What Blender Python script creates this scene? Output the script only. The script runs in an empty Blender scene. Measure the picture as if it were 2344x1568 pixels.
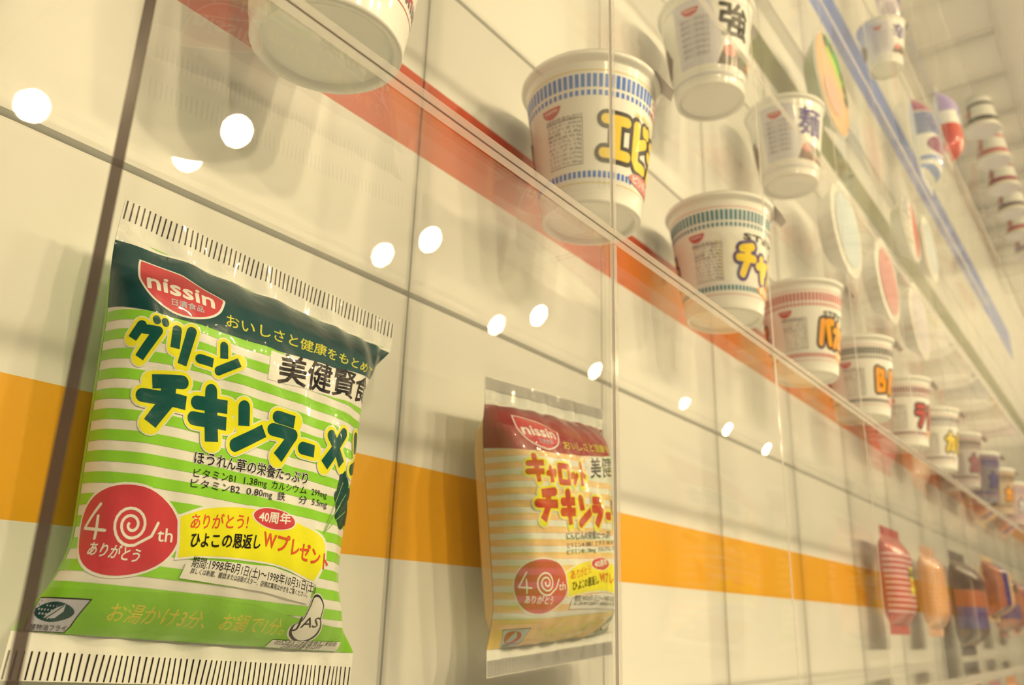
import bpy, bmesh, math, random
from mathutils import Vector, Matrix

SC = bpy.context.scene
COL = SC.collection
S = 0.22            # metres per cell unit
Z0 = 1.70           # height of the shelf line under the cup row


def W(x, y, z):
    return Vector((x * S, y * S, z * S + Z0))


# ---------------------------------------------------------------- camera
cam_d = bpy.data.cameras.new('camera')
cam = bpy.data.objects.new('camera', cam_d)
COL.objects.link(cam)
RX = (0.599246, -0.800074, 0.028045)
RY = (0.268590, 0.167923, -0.948505)
RZ = (0.754164, 0.575920, 0.315519)
CP = W(-0.400156, -1.405605, -0.779371)
cam.matrix_world = Matrix(((RX[0], -RY[0], -RZ[0], CP.x),
                           (RX[1], -RY[1], -RZ[1], CP.y),
                           (RX[2], -RY[2], -RZ[2], CP.z),
                           (0, 0, 0, 1)))
cam_d.sensor_width = 36.0
cam_d.lens = 36.0 * 1894.52 / 2344.0
cam_d.clip_start = 0.01
cam_d.dof.use_dof = True
cam_d.dof.focus_distance = 1.40 * S
cam_d.dof.aperture_fstop = 14.0
SC.camera = cam

# ---------------------------------------------------------------- world, view
wd = bpy.data.worlds.new('world')
SC.world = wd
wd.use_nodes = True
wd.node_tree.nodes['Background'].inputs[0].default_value = (1.0, 0.84, 0.58, 1)
wd.node_tree.nodes['Background'].inputs[1].default_value = 0.05
SC.view_settings.view_transform = 'Standard'
SC.view_settings.look = 'None'
SC.view_settings.gamma = 1.0
SC.view_settings.use_curve_mapping = False
SC.view_settings.exposure = -0.34
cy = SC.cycles
cy.max_bounces = 24
cy.diffuse_bounces = 3
cy.glossy_bounces = 6
cy.transmission_bounces = 12
cy.transparent_max_bounces = 72
cy.caustics_reflective = False
cy.caustics_refractive = False
cy.sample_clamp_indirect = 6.0

LAMP_COLOR = (1.0, 0.775, 0.425)
FILL_WATTS = 46.0
LAMP_POWER = 900.0

# ---------------------------------------------------------------- materials
MATS = {}


def lin(c):
    c = c / 255.0
    return c / 12.92 if c <= 0.04045 else ((c + 0.055) / 1.055) ** 2.4


WHITE_LIT = [lin(236), lin(214), lin(162)]


def alb(rgb):
    """albedo of a surface that looks like rgb under the warm lamps"""
    return tuple(min(0.9, max(0.004, lin(c) / w * 0.84)) for c, w in zip(rgb, WHITE_LIT))


def new_mat(name):
    m = bpy.data.materials.new(name)
    m.use_nodes = True
    nt = m.node_tree
    for n in list(nt.nodes):
        nt.nodes.remove(n)
    out = nt.nodes.new('ShaderNodeOutputMaterial')
    return m, nt, out


def plain(name, rgb, rough=0.5, coat=0.0, coat_rough=0.03, noise=0.0, scale=40, bump=0.0, spec=0.5):
    if name in MATS:
        return MATS[name]
    m, nt, out = new_mat(name)
    b = nt.nodes.new('ShaderNodeBsdfPrincipled')
    c = alb(rgb)
    b.inputs['Base Color'].default_value = (*c, 1)
    b.inputs['Roughness'].default_value = rough
    b.inputs['Specular IOR Level'].default_value = spec
    b.inputs['Coat Weight'].default_value = coat
    b.inputs['Coat Roughness'].default_value = coat_rough
    if noise or bump:
        tc = nt.nodes.new('ShaderNodeTexCoord')
        n = nt.nodes.new('ShaderNodeTexNoise')
        n.inputs['Scale'].default_value = scale
        n.inputs['Detail'].default_value = 4
        nt.links.new(tc.outputs['Object'], n.inputs['Vector'])
        if noise:
            r = nt.nodes.new('ShaderNodeMix')
            r.data_type = 'RGBA'
            r.inputs[6].default_value = (*[x * (1 - noise) for x in c], 1)
            r.inputs[7].default_value = (*[min(.92, x * (1 + noise)) for x in c], 1)
            nt.links.new(n.outputs['Fac'], r.inputs[0])
            nt.links.new(r.outputs[2], b.inputs['Base Color'])
        if bump:
            bp = nt.nodes.new('ShaderNodeBump')
            bp.inputs['Strength'].default_value = bump
            bp.inputs['Distance'].default_value = 0.002
            nt.links.new(n.outputs['Fac'], bp.inputs['Height'])
            nt.links.new(bp.outputs[0], b.inputs['Normal'])
    nt.links.new(b.outputs[0], out.inputs[0])
    MATS[name] = m
    return m


def film(name, rgb, rough=0.28):
    return plain('film_' + name, rgb, rough, coat=0.5, coat_rough=0.035, bump=0.5, scale=70, spec=0.2)


def paper(name, rgb):
    return plain('print_' + name, rgb, 0.42, coat=0.10, coat_rough=0.12, spec=0.3)


def acrylic(name, tint, edge=False, edge_rgb=None, edge_fac=0.5, rough=0.0):
    if name in MATS:
        return MATS[name]
    m, nt, out = new_mat(name)
    tr = nt.nodes.new('ShaderNodeBsdfTransparent')
    tr.inputs[0].default_value = (*tint, 1)
    gl = nt.nodes.new('ShaderNodeBsdfGlossy')
    gl.inputs['Roughness'].default_value = rough
    gl.inputs[0].default_value = (1, 1, 1, 1)
    geo = nt.nodes.new('ShaderNodeNewGeometry')
    ior = nt.nodes.new('ShaderNodeMix')
    ior.data_type = 'FLOAT'
    ior.inputs[2].default_value = 1.49
    ior.inputs[3].default_value = 1 / 1.49
    nt.links.new(geo.outputs['Backfacing'], ior.inputs[0])
    fr = nt.nodes.new('ShaderNodeFresnel')
    nt.links.new(ior.outputs[0], fr.inputs['IOR'])
    mx = nt.nodes.new('ShaderNodeMixShader')
    nt.links.new(fr.outputs[0], mx.inputs[0])
    nt.links.new(tr.outputs[0], mx.inputs[1])
    nt.links.new(gl.outputs[0], mx.inputs[2])
    last = mx
    if edge:
        df = nt.nodes.new('ShaderNodeBsdfDiffuse')
        df.inputs[0].default_value = (*alb(edge_rgb), 1)
        m2 = nt.nodes.new('ShaderNodeMixShader')
        m2.inputs[0].default_value = edge_fac
        nt.links.new(mx.outputs[0], m2.inputs[1])
        nt.links.new(df.outputs[0], m2.inputs[2])
        last = m2
    nt.links.new(last.outputs[0], out.inputs[0])
    MATS[name] = m
    return m


M_ACR = acrylic('clear_acrylic', (0.994, 0.994, 0.992))
M_EDGE = acrylic('polished_edge_painted_light', (0.86, 0.84, 0.80), True, (226, 204, 156), 0.34, 0.06)  # cream diffuse paints in the light refracted out of the edge
M_EDGE_DARK = acrylic('acrylic_edge_painted_shade', (0.42, 0.38, 0.34), True, (74, 58, 42), 0.8, 0.15)  # brown diffuse paints in the dark internal reflection of the edge
M_SEAM = plain('dark_seam', (112, 92, 66), 0.6)
M_WALL = plain('white_gloss_panel', (240, 224, 184), 0.42, coat=1.0, coat_rough=0.012, noise=0.012, scale=14)
M_GROOVE = plain('grey_groove', (176, 158, 122), 0.7)
M_ORANGE = plain('orange_band', (255, 164, 24), 0.42, coat=1.0, coat_rough=0.012)
M_REDORANGE = plain('red_orange_band', (206, 62, 6), 0.42, coat=1.0, coat_rough=0.012)
M_GREENBAND = plain('olive_green_band', (100, 100, 16), 0.42, coat=1.0, coat_rough=0.012)
M_BLUEBAND = plain('blue_band', (24, 98, 164), 0.42, coat=1.0, coat_rough=0.012)
M_CEIL = plain('ceiling_paint', (236, 214, 162), 0.8, noise=0.02)
M_FLOOR = plain('floor_vinyl', (222, 200, 150), 0.35, noise=0.05, scale=6)
M_ROOM = plain('room_wall_paint', (66, 58, 44), 0.75, noise=0.02)
M_FOAM = plain('white_foam_cup', (240, 226, 190), 0.45, coat=0.35, coat_rough=0.12)
M_LID = plain('paper_lid', (214, 192, 148), 0.5, noise=0.03)


# ---------------------------------------------------------------- mesh helpers
class MB:
    def __init__(self):
        self.v, self.f, self.m, self.mats, self.sm = [], [], [], [], []

    def mi(self, mat):
        if mat not in self.mats:
            self.mats.append(mat)
        return self.mats.index(mat)

    def add(self, verts, faces, mat, smooth=False):
        o = len(self.v)
        self.v += [tuple(p) for p in verts]
        k = self.mi(mat)
        for f in faces:
            self.f.append([i + o for i in f])
            self.m.append(k)
            self.sm.append(smooth)

    def box(self, x0, x1, y0, y1, z0, z1, mat, front=None):
        v = [(x0, y0, z0), (x1, y0, z0), (x1, y1, z0), (x0, y1, z0), (x0, y0, z1), (x1, y0, z1), (x1, y1, z1), (x0, y1, z1)]
        f = [(0, 3, 2, 1), (4, 5, 6, 7), (1, 2, 6, 5), (2, 3, 7, 6), (3, 0, 4, 7)]
        self.add(v, f, mat)
        self.add(v, [(0, 1, 5, 4)], front or mat)

    def grid(self, pts, nu, nv, mat, smooth=True, flip=False, closed=False):
        o = []
        for j in range(nv - 1):
            for i in range(nu if closed else nu - 1):
                a = j * nu + i
                b = j * nu + (i + 1) % nu
                q = (a, b, b + nu, a + nu)
                o.append(q[::-1] if flip else q)
        self.add(pts, o, mat, smooth)

    def build(self, name, parent=None):
        me = bpy.data.meshes.new(name)
        me.from_pydata(self.v, [], self.f)
        for m in self.mats:
            me.materials.append(m)
        me.polygons.foreach_set('material_index', self.m)
        me.polygons.foreach_set('use_smooth', self.sm)
        me.update()
        ob = bpy.data.objects.new(name, me)
        COL.objects.link(ob)
        if parent:
            ob.parent = parent
        return ob


def thing(name, loc, label, cat, group=None, rot=None):
    o = bpy.data.objects.new(name, None)
    COL.objects.link(o)
    o.empty_display_size = 0.02
    o.location = loc
    if rot is not None:
        o.matrix_world = Matrix.Translation(loc) @ rot
    o['label'] = label
    o['category'] = cat
    if group:
        o['group'] = group
    return o


def struct(ob):
    ob['kind'] = 'structure'
    return ob


def bx(mb, x0, x1, y0, y1, z0, z1, mat, front=None):
    a = W(x0, y0, z0)
    b = W(x1, y1, z1)
    mb.box(a.x, b.x, a.y, b.y, a.z, b.z, mat, front)


# ---------------------------------------------------------------- room shell
XB = [-1.0, -0.041] + [1 + 0.9525 * k for k in range(0, 17)]   # cell boundaries along the wall
ROWS = [(-2.0, -1.0), (-1.0, 0.0), (0.0, 1.0), (1.0, 2.0), (2.0, 3.1), (3.1, 5.3)]
BANDS = {1: (-0.658, -0.434, M_ORANGE), 2: (0.40, 0.64, M_REDORANGE), 4: (2.42, 2.70, M_GREENBAND), 5: (3.82, 4.38, M_BLUEBAND)}
ROOM = (-9.0, 36.0, -16.0)

mb = MB()
g = 0.012
bx(mb, ROOM[0], ROOM[1], 0.03, 0.30, -7.7, 6.0, M_GROOVE)
cols = [ROOM[0], -4.8, -2.9, -1.95] + XB + [ROOM[1]]
zrow = [(-7.7, -2.0)] + ROWS + [(5.3, 6.0)]
for ci in range(len(cols) - 1):
    xa, xb = cols[ci] + 0.003, cols[ci + 1] - 0.003
    for ri, (za, zb) in enumerate(zrow):
        bd = BANDS.get(ri - 1)
        za2, zb2 = za + 0.004, zb - g
        if bd and xb < 16.5:
            bx(mb, xa, xb, 0, 0.03, za2, bd[0], M_WALL)
            bx(mb, xa, xb, 0, 0.03, bd[0], bd[1], bd[2])
            bx(mb, xa, xb, 0, 0.03, bd[1], zb2, M_WALL)
        else:
            bx(mb, xa, xb, 0, 0.03, za2, zb2, M_WALL)
struct(mb.build('wall_back'))
mb = MB(); bx(mb, ROOM[0], ROOM[1], ROOM[2], 0.3, -8.0, -7.7, M_FLOOR); struct(mb.build('floor'))
mb = MB(); bx(mb, ROOM[0], ROOM[1], ROOM[2], 0.3, 6.0, 6.3, M_CEIL); struct(mb.build('ceiling'))
mb = MB()
bx(mb, ROOM[0], ROOM[1], ROOM[2] - 0.3, ROOM[2], -7.7, -1.0, M_ROOM)
bx(mb, ROOM[0], ROOM[1], ROOM[2] - 0.3, ROOM[2], -1.0, -0.6, M_ROOM)
bx(mb, ROOM[0], ROOM[1], ROOM[2] - 0.3, ROOM[2], -0.6, 6.0, M_ROOM)
struct(mb.build('wall_front'))
mb = MB(); bx(mb, ROOM[0] - .3, ROOM[0], ROOM[2], 0.3, -7.7, 6.0, M_ROOM); struct(mb.build('wall_left'))
mb = MB(); bx(mb, ROOM[1], ROOM[1] + .3, ROOM[2], 0.3, -7.7, 6.0, M_ROOM); struct(mb.build('wall_right'))


# ---------------------------------------------------------------- ceiling spotlights and added fill downlights
def emitter():
    m, nt, out = new_mat('lamp_lens')
    e = nt.nodes.new('ShaderNodeEmission')
    e.inputs[0].default_value = (*LAMP_COLOR, 1)
    e.inputs[1].default_value = LAMP_POWER
    nt.links.new(e.outputs[0], out.inputs[0])
    return m


M_LENS = emitter()
M_TRIMRING = plain('lamp_ring', (210, 196, 160), 0.4)
LAMPS = [(-4.6, -9.5), (0.3, -9.5), (3.25, -9.6), (5.2, -9.0), (9.3, -9.1), (13.5, -9.7),
         (17.8, -9.7), (22.0, -9.1), (26.1, -9.5), (30.0, -9.6)]
n = 24
R1, R2 = 0.215 * S, 0.26 * S
AIM = Matrix.Rotation(math.radians(56), 4, 'X')      # spot heads aimed at the wall
for i, (lx, ly) in enumerate(LAMPS):
    t = thing('ceiling_spotlight', W(lx, ly, 5.55), 'round ceiling spotlight aimed at the wall, seen only mirrored as a bright dot', 'ceiling light', 'spotlights mirrored in the glossy wall')
    ax = lambda pts: [tuple(AIM @ Vector(p)) for p in pts]
    circ = lambda r, z: [(r * math.cos(k * 2 * math.pi / n), -r * math.sin(k * 2 * math.pi / n), z) for k in range(n)]
    a = MB()
    a.add(ax(circ(R1, -0.004)), [tuple(range(n))], M_LENS)
    a.build('lens', t)
    a = MB()
    prof = ((R1 * .55, .10), (R2 * .9, .085), (R2, .06), (R2, -0.01), (R1, -0.01), (R1, -0.002))
    a.grid(ax([p for r, z in prof for p in circ(r, z)]), n, len(prof), M_TRIMRING, True, False, True)
    a.add(ax(circ(R1 * .55, .10)), [tuple(range(n))[::-1]], M_TRIMRING)
    a.build('housing', t)
    a = MB()
    pts = []
    for z in (.02, 0.45 * S):
        pts += [(.009 * math.cos(k * 2 * math.pi / 10), .009 * math.sin(k * 2 * math.pi / 10), z) for k in range(10)]
    a.grid(pts, 10, 2, M_TRIMRING, True, False, True)
    a.build('stem', t)

# fill lamps added for soft bounce off the floor
for i in range(9):
    t = thing('fill_downlight', W(-5 + i * 4.6, -6.0, 6.0), 'added fill downlight shining on the floor', 'ceiling light', 'added fill downlights')
    a = MB()
    pts = []
    for r, z in ((.055, 0.0), (.055, -.006), (.046, -.006), (.046, -.001)):
        pts += [(r * math.cos(k * 2 * math.pi / n), r * math.sin(k * 2 * math.pi / n), z) for k in range(n)]
    a.grid(pts, n, 4, M_TRIMRING, True, True, True)
    a.build('trim_ring', t)
    ld = bpy.data.lights.new('fill_beam', 'SPOT')
    ld.energy = FILL_WATTS
    ld.color = LAMP_COLOR
    ld.spot_size = math.radians(100)
    ld.spot_blend = .4
    ld.shadow_soft_size = .04
    lo_ = bpy.data.objects.new('fill_beam', ld)
    COL.objects.link(lo_)
    lo_.parent = t
    lo_.location = (0, 0, -.02)

# ---------------------------------------------------------------- clear acrylic display boxes
TP, TS, GAP, DEP = 0.013, 0.018, 0.0022, 0.60
ORD = ['leftmost', 'second', 'third', 'fourth', 'fifth', 'sixth', 'seventh', 'eighth', 'ninth', 'tenth', 'eleventh', 'twelfth', 'thirteenth', 'fourteenth', 'fifteenth', 'sixteenth', 'seventeenth', 'eighteenth']
ROWNAME = ['row under the bright orange band', 'row with the bright orange band', 'cup row with the red-orange band', 'white row of kanji cups', 'row with the olive green band', 'top row with the blue band']
CONTENT = {}


def make_box(ci, ri, last=False):
    """one cell: thick floor panel, left side panel (right one where it has a twin), cover or roof where the row has one"""
    x0, x1 = XB[ci], XB[ci + 1]
    z0, z1 = ROWS[ri][0], ROWS[ri][1]
    org = W((x0 + x1) / 2, -DEP / 2, z0)
    w, h, d = (x1 - x0) * S / 2, (z1 - z0) * S, DEP * S / 2
    lab = CONTENT.get((ci, ri))
    if lab:
        lab = ' '.join(('clear box around ' + lab).split()[:16])
    else:
        lab = 'empty clear box, %s column, %s' % (ORD[ci].replace('leftmost', 'first'), ROWNAME[ri])
    t = thing('display_box', org, lab, 'display box', 'clear acrylic boxes on the wall')
    tp, ts, q = TP * S, TS * S, GAP * S
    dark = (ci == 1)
    if ci > 2:
        tp *= 1.25
    zb, zt = ts + .0002, h - ts - .0002
    a = MB()
    if ci == 2:
        a.box(-w + q / 2, -w + q / 2 + tp, -d, d - .0005, zb, zt, M_ACR, M_EDGE)
    else:
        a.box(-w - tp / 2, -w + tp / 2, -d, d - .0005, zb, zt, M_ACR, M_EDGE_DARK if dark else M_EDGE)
    a.build('side_panel', t)
    if ci == 1 or last:
        a = MB()
        a.box(w - q / 2 - tp, w - q / 2, -d, d - .0005, zb, zt, M_ACR, M_EDGE)
        a.build('side_panel', t)
    a = MB()
    a.box(-w + .0002, w - .0002, -d, d - .0005, -ts, ts, M_ACR, M_EDGE)
    a.build('floor_panel', t)
    if ri == 5:
        a = MB()
        a.box(-w + .0002, w - .0002, -d, d - .0005, h - ts, h + ts, M_ACR, M_EDGE)
        a.build('roof_panel', t)
    if ri == 1 and ci == 1:
        a = MB()
        a.box(-w + tp / 2 + .0001, w - q / 2 - tp - .0001, -d + .0005, -d + .0025, zb, zt, M_ACR)
        a.build('front_cover', t)
    if ri in (1, 2) and 1 <= ci <= 5:
        a = MB()
        if ci == 2:
            a.box(-w - .3 * q, -w + .3 * q, -d, -d + .0012, zb, zt, M_SEAM)
        if ri == 2:
            a.box(-w, w, -d - .0004, -d - .0001, -.4 * q, .4 * q, M_SEAM)
        if a.v:
            a.build('joint_strip', t)
    return t


# ---------------------------------------------------------------- flat prints that follow a surface
_TXT = {}


def text2d(body):
    key = body
    if key in _TXT:
        return _TXT[key]
    cu = bpy.data.curves.new('t', 'FONT')
    cu.body = body
    cu.size = 1.0
    cu.resolution_u = 2
    ob = bpy.data.objects.new('t', cu)
    me = bpy.data.meshes.new_from_object(ob)
    vs = [(v.co.x, v.co.y) for v in me.vertices]
    fs = [tuple(p.vertices) for p in me.polygons]
    bpy.data.objects.remove(ob)
    bpy.data.curves.remove(cu)
    bpy.data.meshes.remove(me)
    xs = [v[0] for v in vs] or [0, 1]
    x0, x1 = min(xs), max(xs)
    sc = x1 - x0 or 1
    r = ([((x - x0) / sc, y / 0.80) for x, y in vs], fs)
    _TXT[key] = r
    return r


def capsule(p, q, r, a0=True, a1=True, n=7):
    """thick stroke from p to q (2-D), rounded or flat ends"""
    dx, dy = q[0] - p[0], q[1] - p[1]
    L = math.hypot(dx, dy) or 1e-6
    ang = math.atan2(dy, dx)
    pts = []
    if a1:
        for k in range(n + 1):
            t = ang - math.pi / 2 + math.pi * k / n
            pts.append((q[0] + r * math.cos(t), q[1] + r * math.sin(t)))
    else:
        pts += [(q[0] + r * math.sin(ang), q[1] - r * math.cos(ang)), (q[0] - r * math.sin(ang), q[1] + r * math.cos(ang))]
    if a0:
        for k in range(n + 1):
            t = ang + math.pi / 2 + math.pi * k / n
            pts.append((p[0] + r * math.cos(t), p[1] + r * math.sin(t)))
    else:
        pts += [(p[0] - r * math.sin(ang), p[1] + r * math.cos(ang)), (p[0] + r * math.sin(ang), p[1] - r * math.cos(ang))]
    return pts


GLYPH = {
    'グ': [[(.28, .90), (.04, .50)], [(.34, .80), (.80, .80), (.36, .0)], [(.70, 1.12), (.73, 1.07)], [(.98, 1.10), (1.01, 1.05)]],
    'リ': [[(.20, .95), (.20, .42)], [(.86, 1.0), (.62, .0)]],
    'ー': [[(.12, .48), (.88, .48)]],
    'ン': [[(.22, .98), (.30, .56)], [(.12, .08), (.96, .58)]],
    'チ': [[(.80, .95), (.22, .86)], [(.06, .56), (.94, .56)], [(.54, .88), (.54, .5), (.26, .03)]],
    'キ': [[(.10, .70), (.92, .76)], [(.06, .38), (.94, .42)], [(.42, 1.0), (.60, .0)]],
    'ラ': [[(.20, .94), (.84, .94)], [(.10, .62), (.86, .62), (.38, .0)]],
    'メ': [[(.78, .96), (.10, .04)], [(.22, .78), (.86, .20)]],
    'ャ': [[(.10, .42), (.88, .54), (.70, .28)], [(.36, .68), (.52, .0)]],
    'ロ': [[(.14, .86), (.86, .86), (.86, .10), (.14, .10), (.14, .86)]],
    'ッ': [[(.12, .52), (.20, .30)], [(.42, .56), (.48, .34)], [(.86, .54), (.42, .02)]],
    'ト': [[(.36, .98), (.36, .0)], [(.40, .60), (.80, .40)]],
    'エ': [[(.10, .88), (.90, .88)], [(.50, .88), (.50, .10)], [(.02, .10), (.98, .10)]],
    'ビ': [[(.22, .95), (.22, .18), (.35, .06), (.85, .06)], [(.78, .68), (.22, .48)], [(.66, 1.0), (.70, .90)], [(.88, 1.0), (.92, .90)]],
    'ハ': [[(.28, .95), (.14, .05)], [(.70, .98), (.84, .05)]],
    'バ': [[(.26, .95), (.10, .05)], [(.60, .95), (.84, .05)], [(.80, 1.02), (.84, .90)], [(1.0, 1.02), (1.04, .90)]],
    'B': [[(.2, .95), (.2, .05)], [(.2, .92), (.65, .86), (.62, .55), (.25, .52)], [(.3, .50), (.78, .44), (.74, .10), (.2, .06)]],
    'カ': [[(.08, .68), (.90, .68), (.78, .06), (.60, .12)], [(.46, .98), (.40, .5), (.10, .04)]],
}


ASP = 2.27            # s-units per t-unit on a bag


def smooth(pts, closed=False, n=5):
    out = []
    m = len(pts)
    for i in range(m if closed else m - 1):
        g = lambda k: pts[k % m] if closed else pts[min(m - 1, max(0, k))]
        a, b, c, d = g(i - 1), g(i), g(i + 1), g(i + 2)
        for j in range(n):
            t = j / n
            out.append(tuple(.5 * (2 * b[q] + (c[q] - a[q]) * t + (2 * a[q] - 5 * b[q] + 4 * c[q] - d[q]) * t * t + (3 * b[q] - a[q] - 3 * c[q] + d[q]) * t ** 3) for q in (0, 1)))
    if not closed:
        out.append(pts[-1])
    return out


class Printer:
    """collects flat shapes in surface coordinates (s, t) and lays them on a surface"""

    def __init__(self, mb, surf, ds, dt, eps0=0.00010, step=0.00003, asp=None, t0=0.0):
        self.mb, self.surf, self.ds, self.dt = mb, surf, ds, dt
        self.eps = self.eps0 = eps0
        self.step = step
        self.asp = asp
        self.t0 = t0

    def reset(self, k=3):
        """a new group of print that does not overlap the last one"""
        self.eps = self.eps0 + k * self.step

    def next(self):
        self.eps += self.step

    def lay(self, vs, fs, mat, eps=None):
        if not fs:
            return
        bm = bmesh.new()
        bv = [bm.verts.new((x, y, 0)) for x, y in vs]
        for f in fs:
            try:
                bm.faces.new([bv[i] for i in f])
            except ValueError:
                pass
        xs = [v[0] for v in vs]
        ys = [v[1] for v in vs]
        for ax, d, lo, hi in ((0, self.ds, min(xs), max(xs)), (1, self.dt, min(ys), max(ys))):
            o = self.t0 if ax else 0.0
            k = math.floor((lo - o) / d) + 1
            while k * d + o < hi:
                co = [0, 0, 0]; no = [0, 0, 0]
                co[ax] = k * d + o; no[ax] = 1
                bmesh.ops.bisect_plane(bm, geom=bm.verts[:] + bm.edges[:] + bm.faces[:], dist=1e-7, plane_co=co, plane_no=no)
                k += 1
        bm.verts.index_update()
        e = self.eps if eps is None else eps
        out = []
        for v in bm.verts:
            p, nrm = self.surf(v.co.x, v.co.y)
            out.append((p[0] + nrm[0] * e, p[1] + nrm[1] * e, p[2] + nrm[2] * e))
        faces = []
        for f in bm.faces:
            idx = [v.index for v in f.verts]
            fn = f.normal
            faces.append(idx if fn.z >= 0 else idx[::-1])
        self.mb.add(out, faces, mat, True)
        bm.free()

    def poly(self, pts, mat):
        a = 0
        for i in range(len(pts)):
            x0, y0 = pts[i]; x1, y1 = pts[(i + 1) % len(pts)]
            a += x0 * y1 - x1 * y0
        idx = list(range(len(pts)))
        self.lay(pts, [idx if a > 0 else idx[::-1]], mat)

    def quads(self, qs, mat):
        vs, fs = [], []
        for q in qs:
            o = len(vs); vs += q; fs.append([o, o + 1, o + 2, o + 3])
        self.lay(vs, fs, mat)

    def ellipse(self, c, rx, ry, mat, n=28, a0=0, a1=2 * math.pi):
        self.poly([(c[0] + rx * math.cos(a0 + (a1 - a0) * k / n), c[1] + ry * math.sin(a0 + (a1 - a0) * k / n)) for k in range(n)], mat)

    def text(self, body, p0, p1, h, mat, bold=0.0, bend=0.0):
        vs, fs = text2d(body)
        dx, dy = p1[0] - p0[0], p1[1] - p0[1]
        vv = [(p0[0] + dx * x, p0[1] + dy * x + h * y + bend * 4 * x * (1 - x)) for x, y in vs]
        asp = ASP if self.asp is None else self.asp
        offs = [(0, 0)]
        if bold:
            m = 8 if bold > .02 else 4
            offs += [(math.cos(k * 2 * math.pi / m), math.sin(k * 2 * math.pi / m)) for k in range(m)]
        for ox, oy in offs:
            self.lay([(x + ox * bold * h * asp, y + oy * bold * h) for x, y in vv], fs, mat)
            self.eps += 0.000001

    def stroke_word(self, word, boxes, asp, layers):
        """boxes: per glyph (s0, t0, w, h); asp: s-units per t-unit; layers: (radius in t, mat, round)"""
        for r, mat, rnd in layers:
            for ch, (s0, t0, w, h) in zip(word, boxes):
                for st in GLYPH[ch]:
                    P = [((s0 + x * w) / asp, t0 + y * h) for x, y in st]
                    for i in range(len(P) - 1):
                        short = math.hypot(P[i][0] - P[i + 1][0], P[i][1] - P[i + 1][1]) < .010 and len(P) == 2
                        pts = capsule(P[i], P[i + 1], r * (.75 if short else 1), True, rnd or short or i < len(P) - 2)
                        self.eps += 0.0000012
                        self.poly([(x * asp, y) for x, y in pts], mat)
            self.next()

    def stroke(self, pts, r, asp, mat):
        for i in range(len(pts) - 1):
            c = capsule((pts[i][0] / asp, pts[i][1]), (pts[i + 1][0] / asp, pts[i + 1][1]), r)
            self.eps += 0.0000008
            self.poly([(x * asp, y) for x, y in c], mat)


# ---------------------------------------------------------------- noodle bags
def se_table(w, d, n=2.8, N=400):
    pts = []
    for i in range(N + 1):
        a = math.pi * (1 - i / N); c = math.cos(a); s = math.sin(a)
        pts.append((w * math.copysign(abs(c) ** (2 / n), c), d * abs(s) ** (2 / n)))
    L = [0]
    for i in range(N):
        L.append(L[-1] + math.hypot(pts[i + 1][0] - pts[i][0], pts[i + 1][1] - pts[i][1]))
    T = L[-1]; M = 200; out = []; j = 0
    for k in range(M + 1):
        t = T * k / M
        while j < N - 1 and L[j + 1] < t:
            j += 1
        f = min(1, max(0, (t - L[j]) / max(1e-9, L[j + 1] - L[j])))
        out.append((pts[j][0] + (pts[j + 1][0] - pts[j][0]) * f, pts[j][1] + (pts[j + 1][1] - pts[j][1]) * f))
    return out


class Bag:
    def __init__(b, H=.76, ws=.316, wm=.25, df=.11, db=.05, sv=.085, n=2.8, wr=1.0, off=-.03, kp=1.5, kx=1.0):
        b.H = H; b.ws = ws; b.wm = wm; b.df = df; b.db = db; b.sv = sv; b.wr = wr; b.off = off; b.kp = kp; b.kx = kx
        b.tab = se_table(1.0, df / wm, n)

    def k(b, v):
        def f(x):
            x = min(1, max(0, x)); return math.sin(math.pi / 2 * x) ** .75
        return f((v - b.sv) / .20) * f((1 - b.sv - v) / .22)

    def pt(b, s, v, back=False):
        k = b.k(v); ss = min(1, max(-1, s))
        q = (ss + 1) * 100; i = min(199, int(q)); f = q - i
        ax = b.tab[i][0] * (1 - f) + b.tab[i + 1][0] * f
        ay = (b.tab[i][1] * (1 - f) + b.tab[i + 1][1] * f) / (b.df / b.wm)
        kw = k ** b.kp; wm = b.wm + .04 * (v - .5); w = b.ws - (b.ws - wm) * kw
        kk = min(1, k * 1.3)
        x = w * ((1 - kk) * ss + kk * ax) + (b.off - .035 * (v - .5)) * kw
        if back:
            return (x * S, (b.db * k * ay + .0012) * S, (v - .5) * b.H * S)
        e0 = math.exp(-((v - b.sv) / .07) ** 2) + math.exp(-((1 - b.sv - v) / .07) ** 2)
        sh = b.kx
        wr = b.wr * (e0 * (.0050 * math.sin(9.0 * s + 17 * s * s + sh) + .0035 * math.sin(23 * s + 1.3 * sh + 8 * v)) * (1 - abs(ss) ** 4)
                     + k * (.0022 * math.sin(7 * s + 11 * v + sh) * math.sin(13 * v - 3 * s) + .0016 * math.sin(19 * s - 14 * v + sh)
                            + .0012 * math.sin(31 * s + 23 * v)) * (1 - abs(ss) ** 6))
        return (x * S, (-b.df * k * ay - wr) * S, (v - .5) * b.H * S)

    def surf(b, s, v):
        s = min(.999, max(-.999, s)); v = min(.9995, max(.0005, v))
        h = .004
        p = b.pt(s, v)
        a0, a1 = b.pt(max(-1, s - h), v), b.pt(min(1, s + h), v)
        c0, c1 = b.pt(s, max(0, v - h)), b.pt(s, min(1, v + h))
        u = Vector(a1) - Vector(a0); w = Vector(c1) - Vector(c0)
        nrm = u.cross(w)
        if nrm.length < 1e-12:
            nrm = Vector((0, -1, 0))
        nrm.normalize()
        return p, nrm


def bag_rot(roll, yaw):
    c, s = math.cos(yaw), math.sin(yaw)
    Y = Matrix(((c, -s, 0, 0), (s, c, 0, 0), (0, 0, 1, 0), (0, 0, 0, 1)))
    c, s = math.cos(roll), math.sin(roll)
    Rm = Matrix(((c, 0, s, 0), (0, 1, 0, 0), (-s, 0, c, 0), (0, 0, 0, 1)))
    return Rm @ Y


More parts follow.
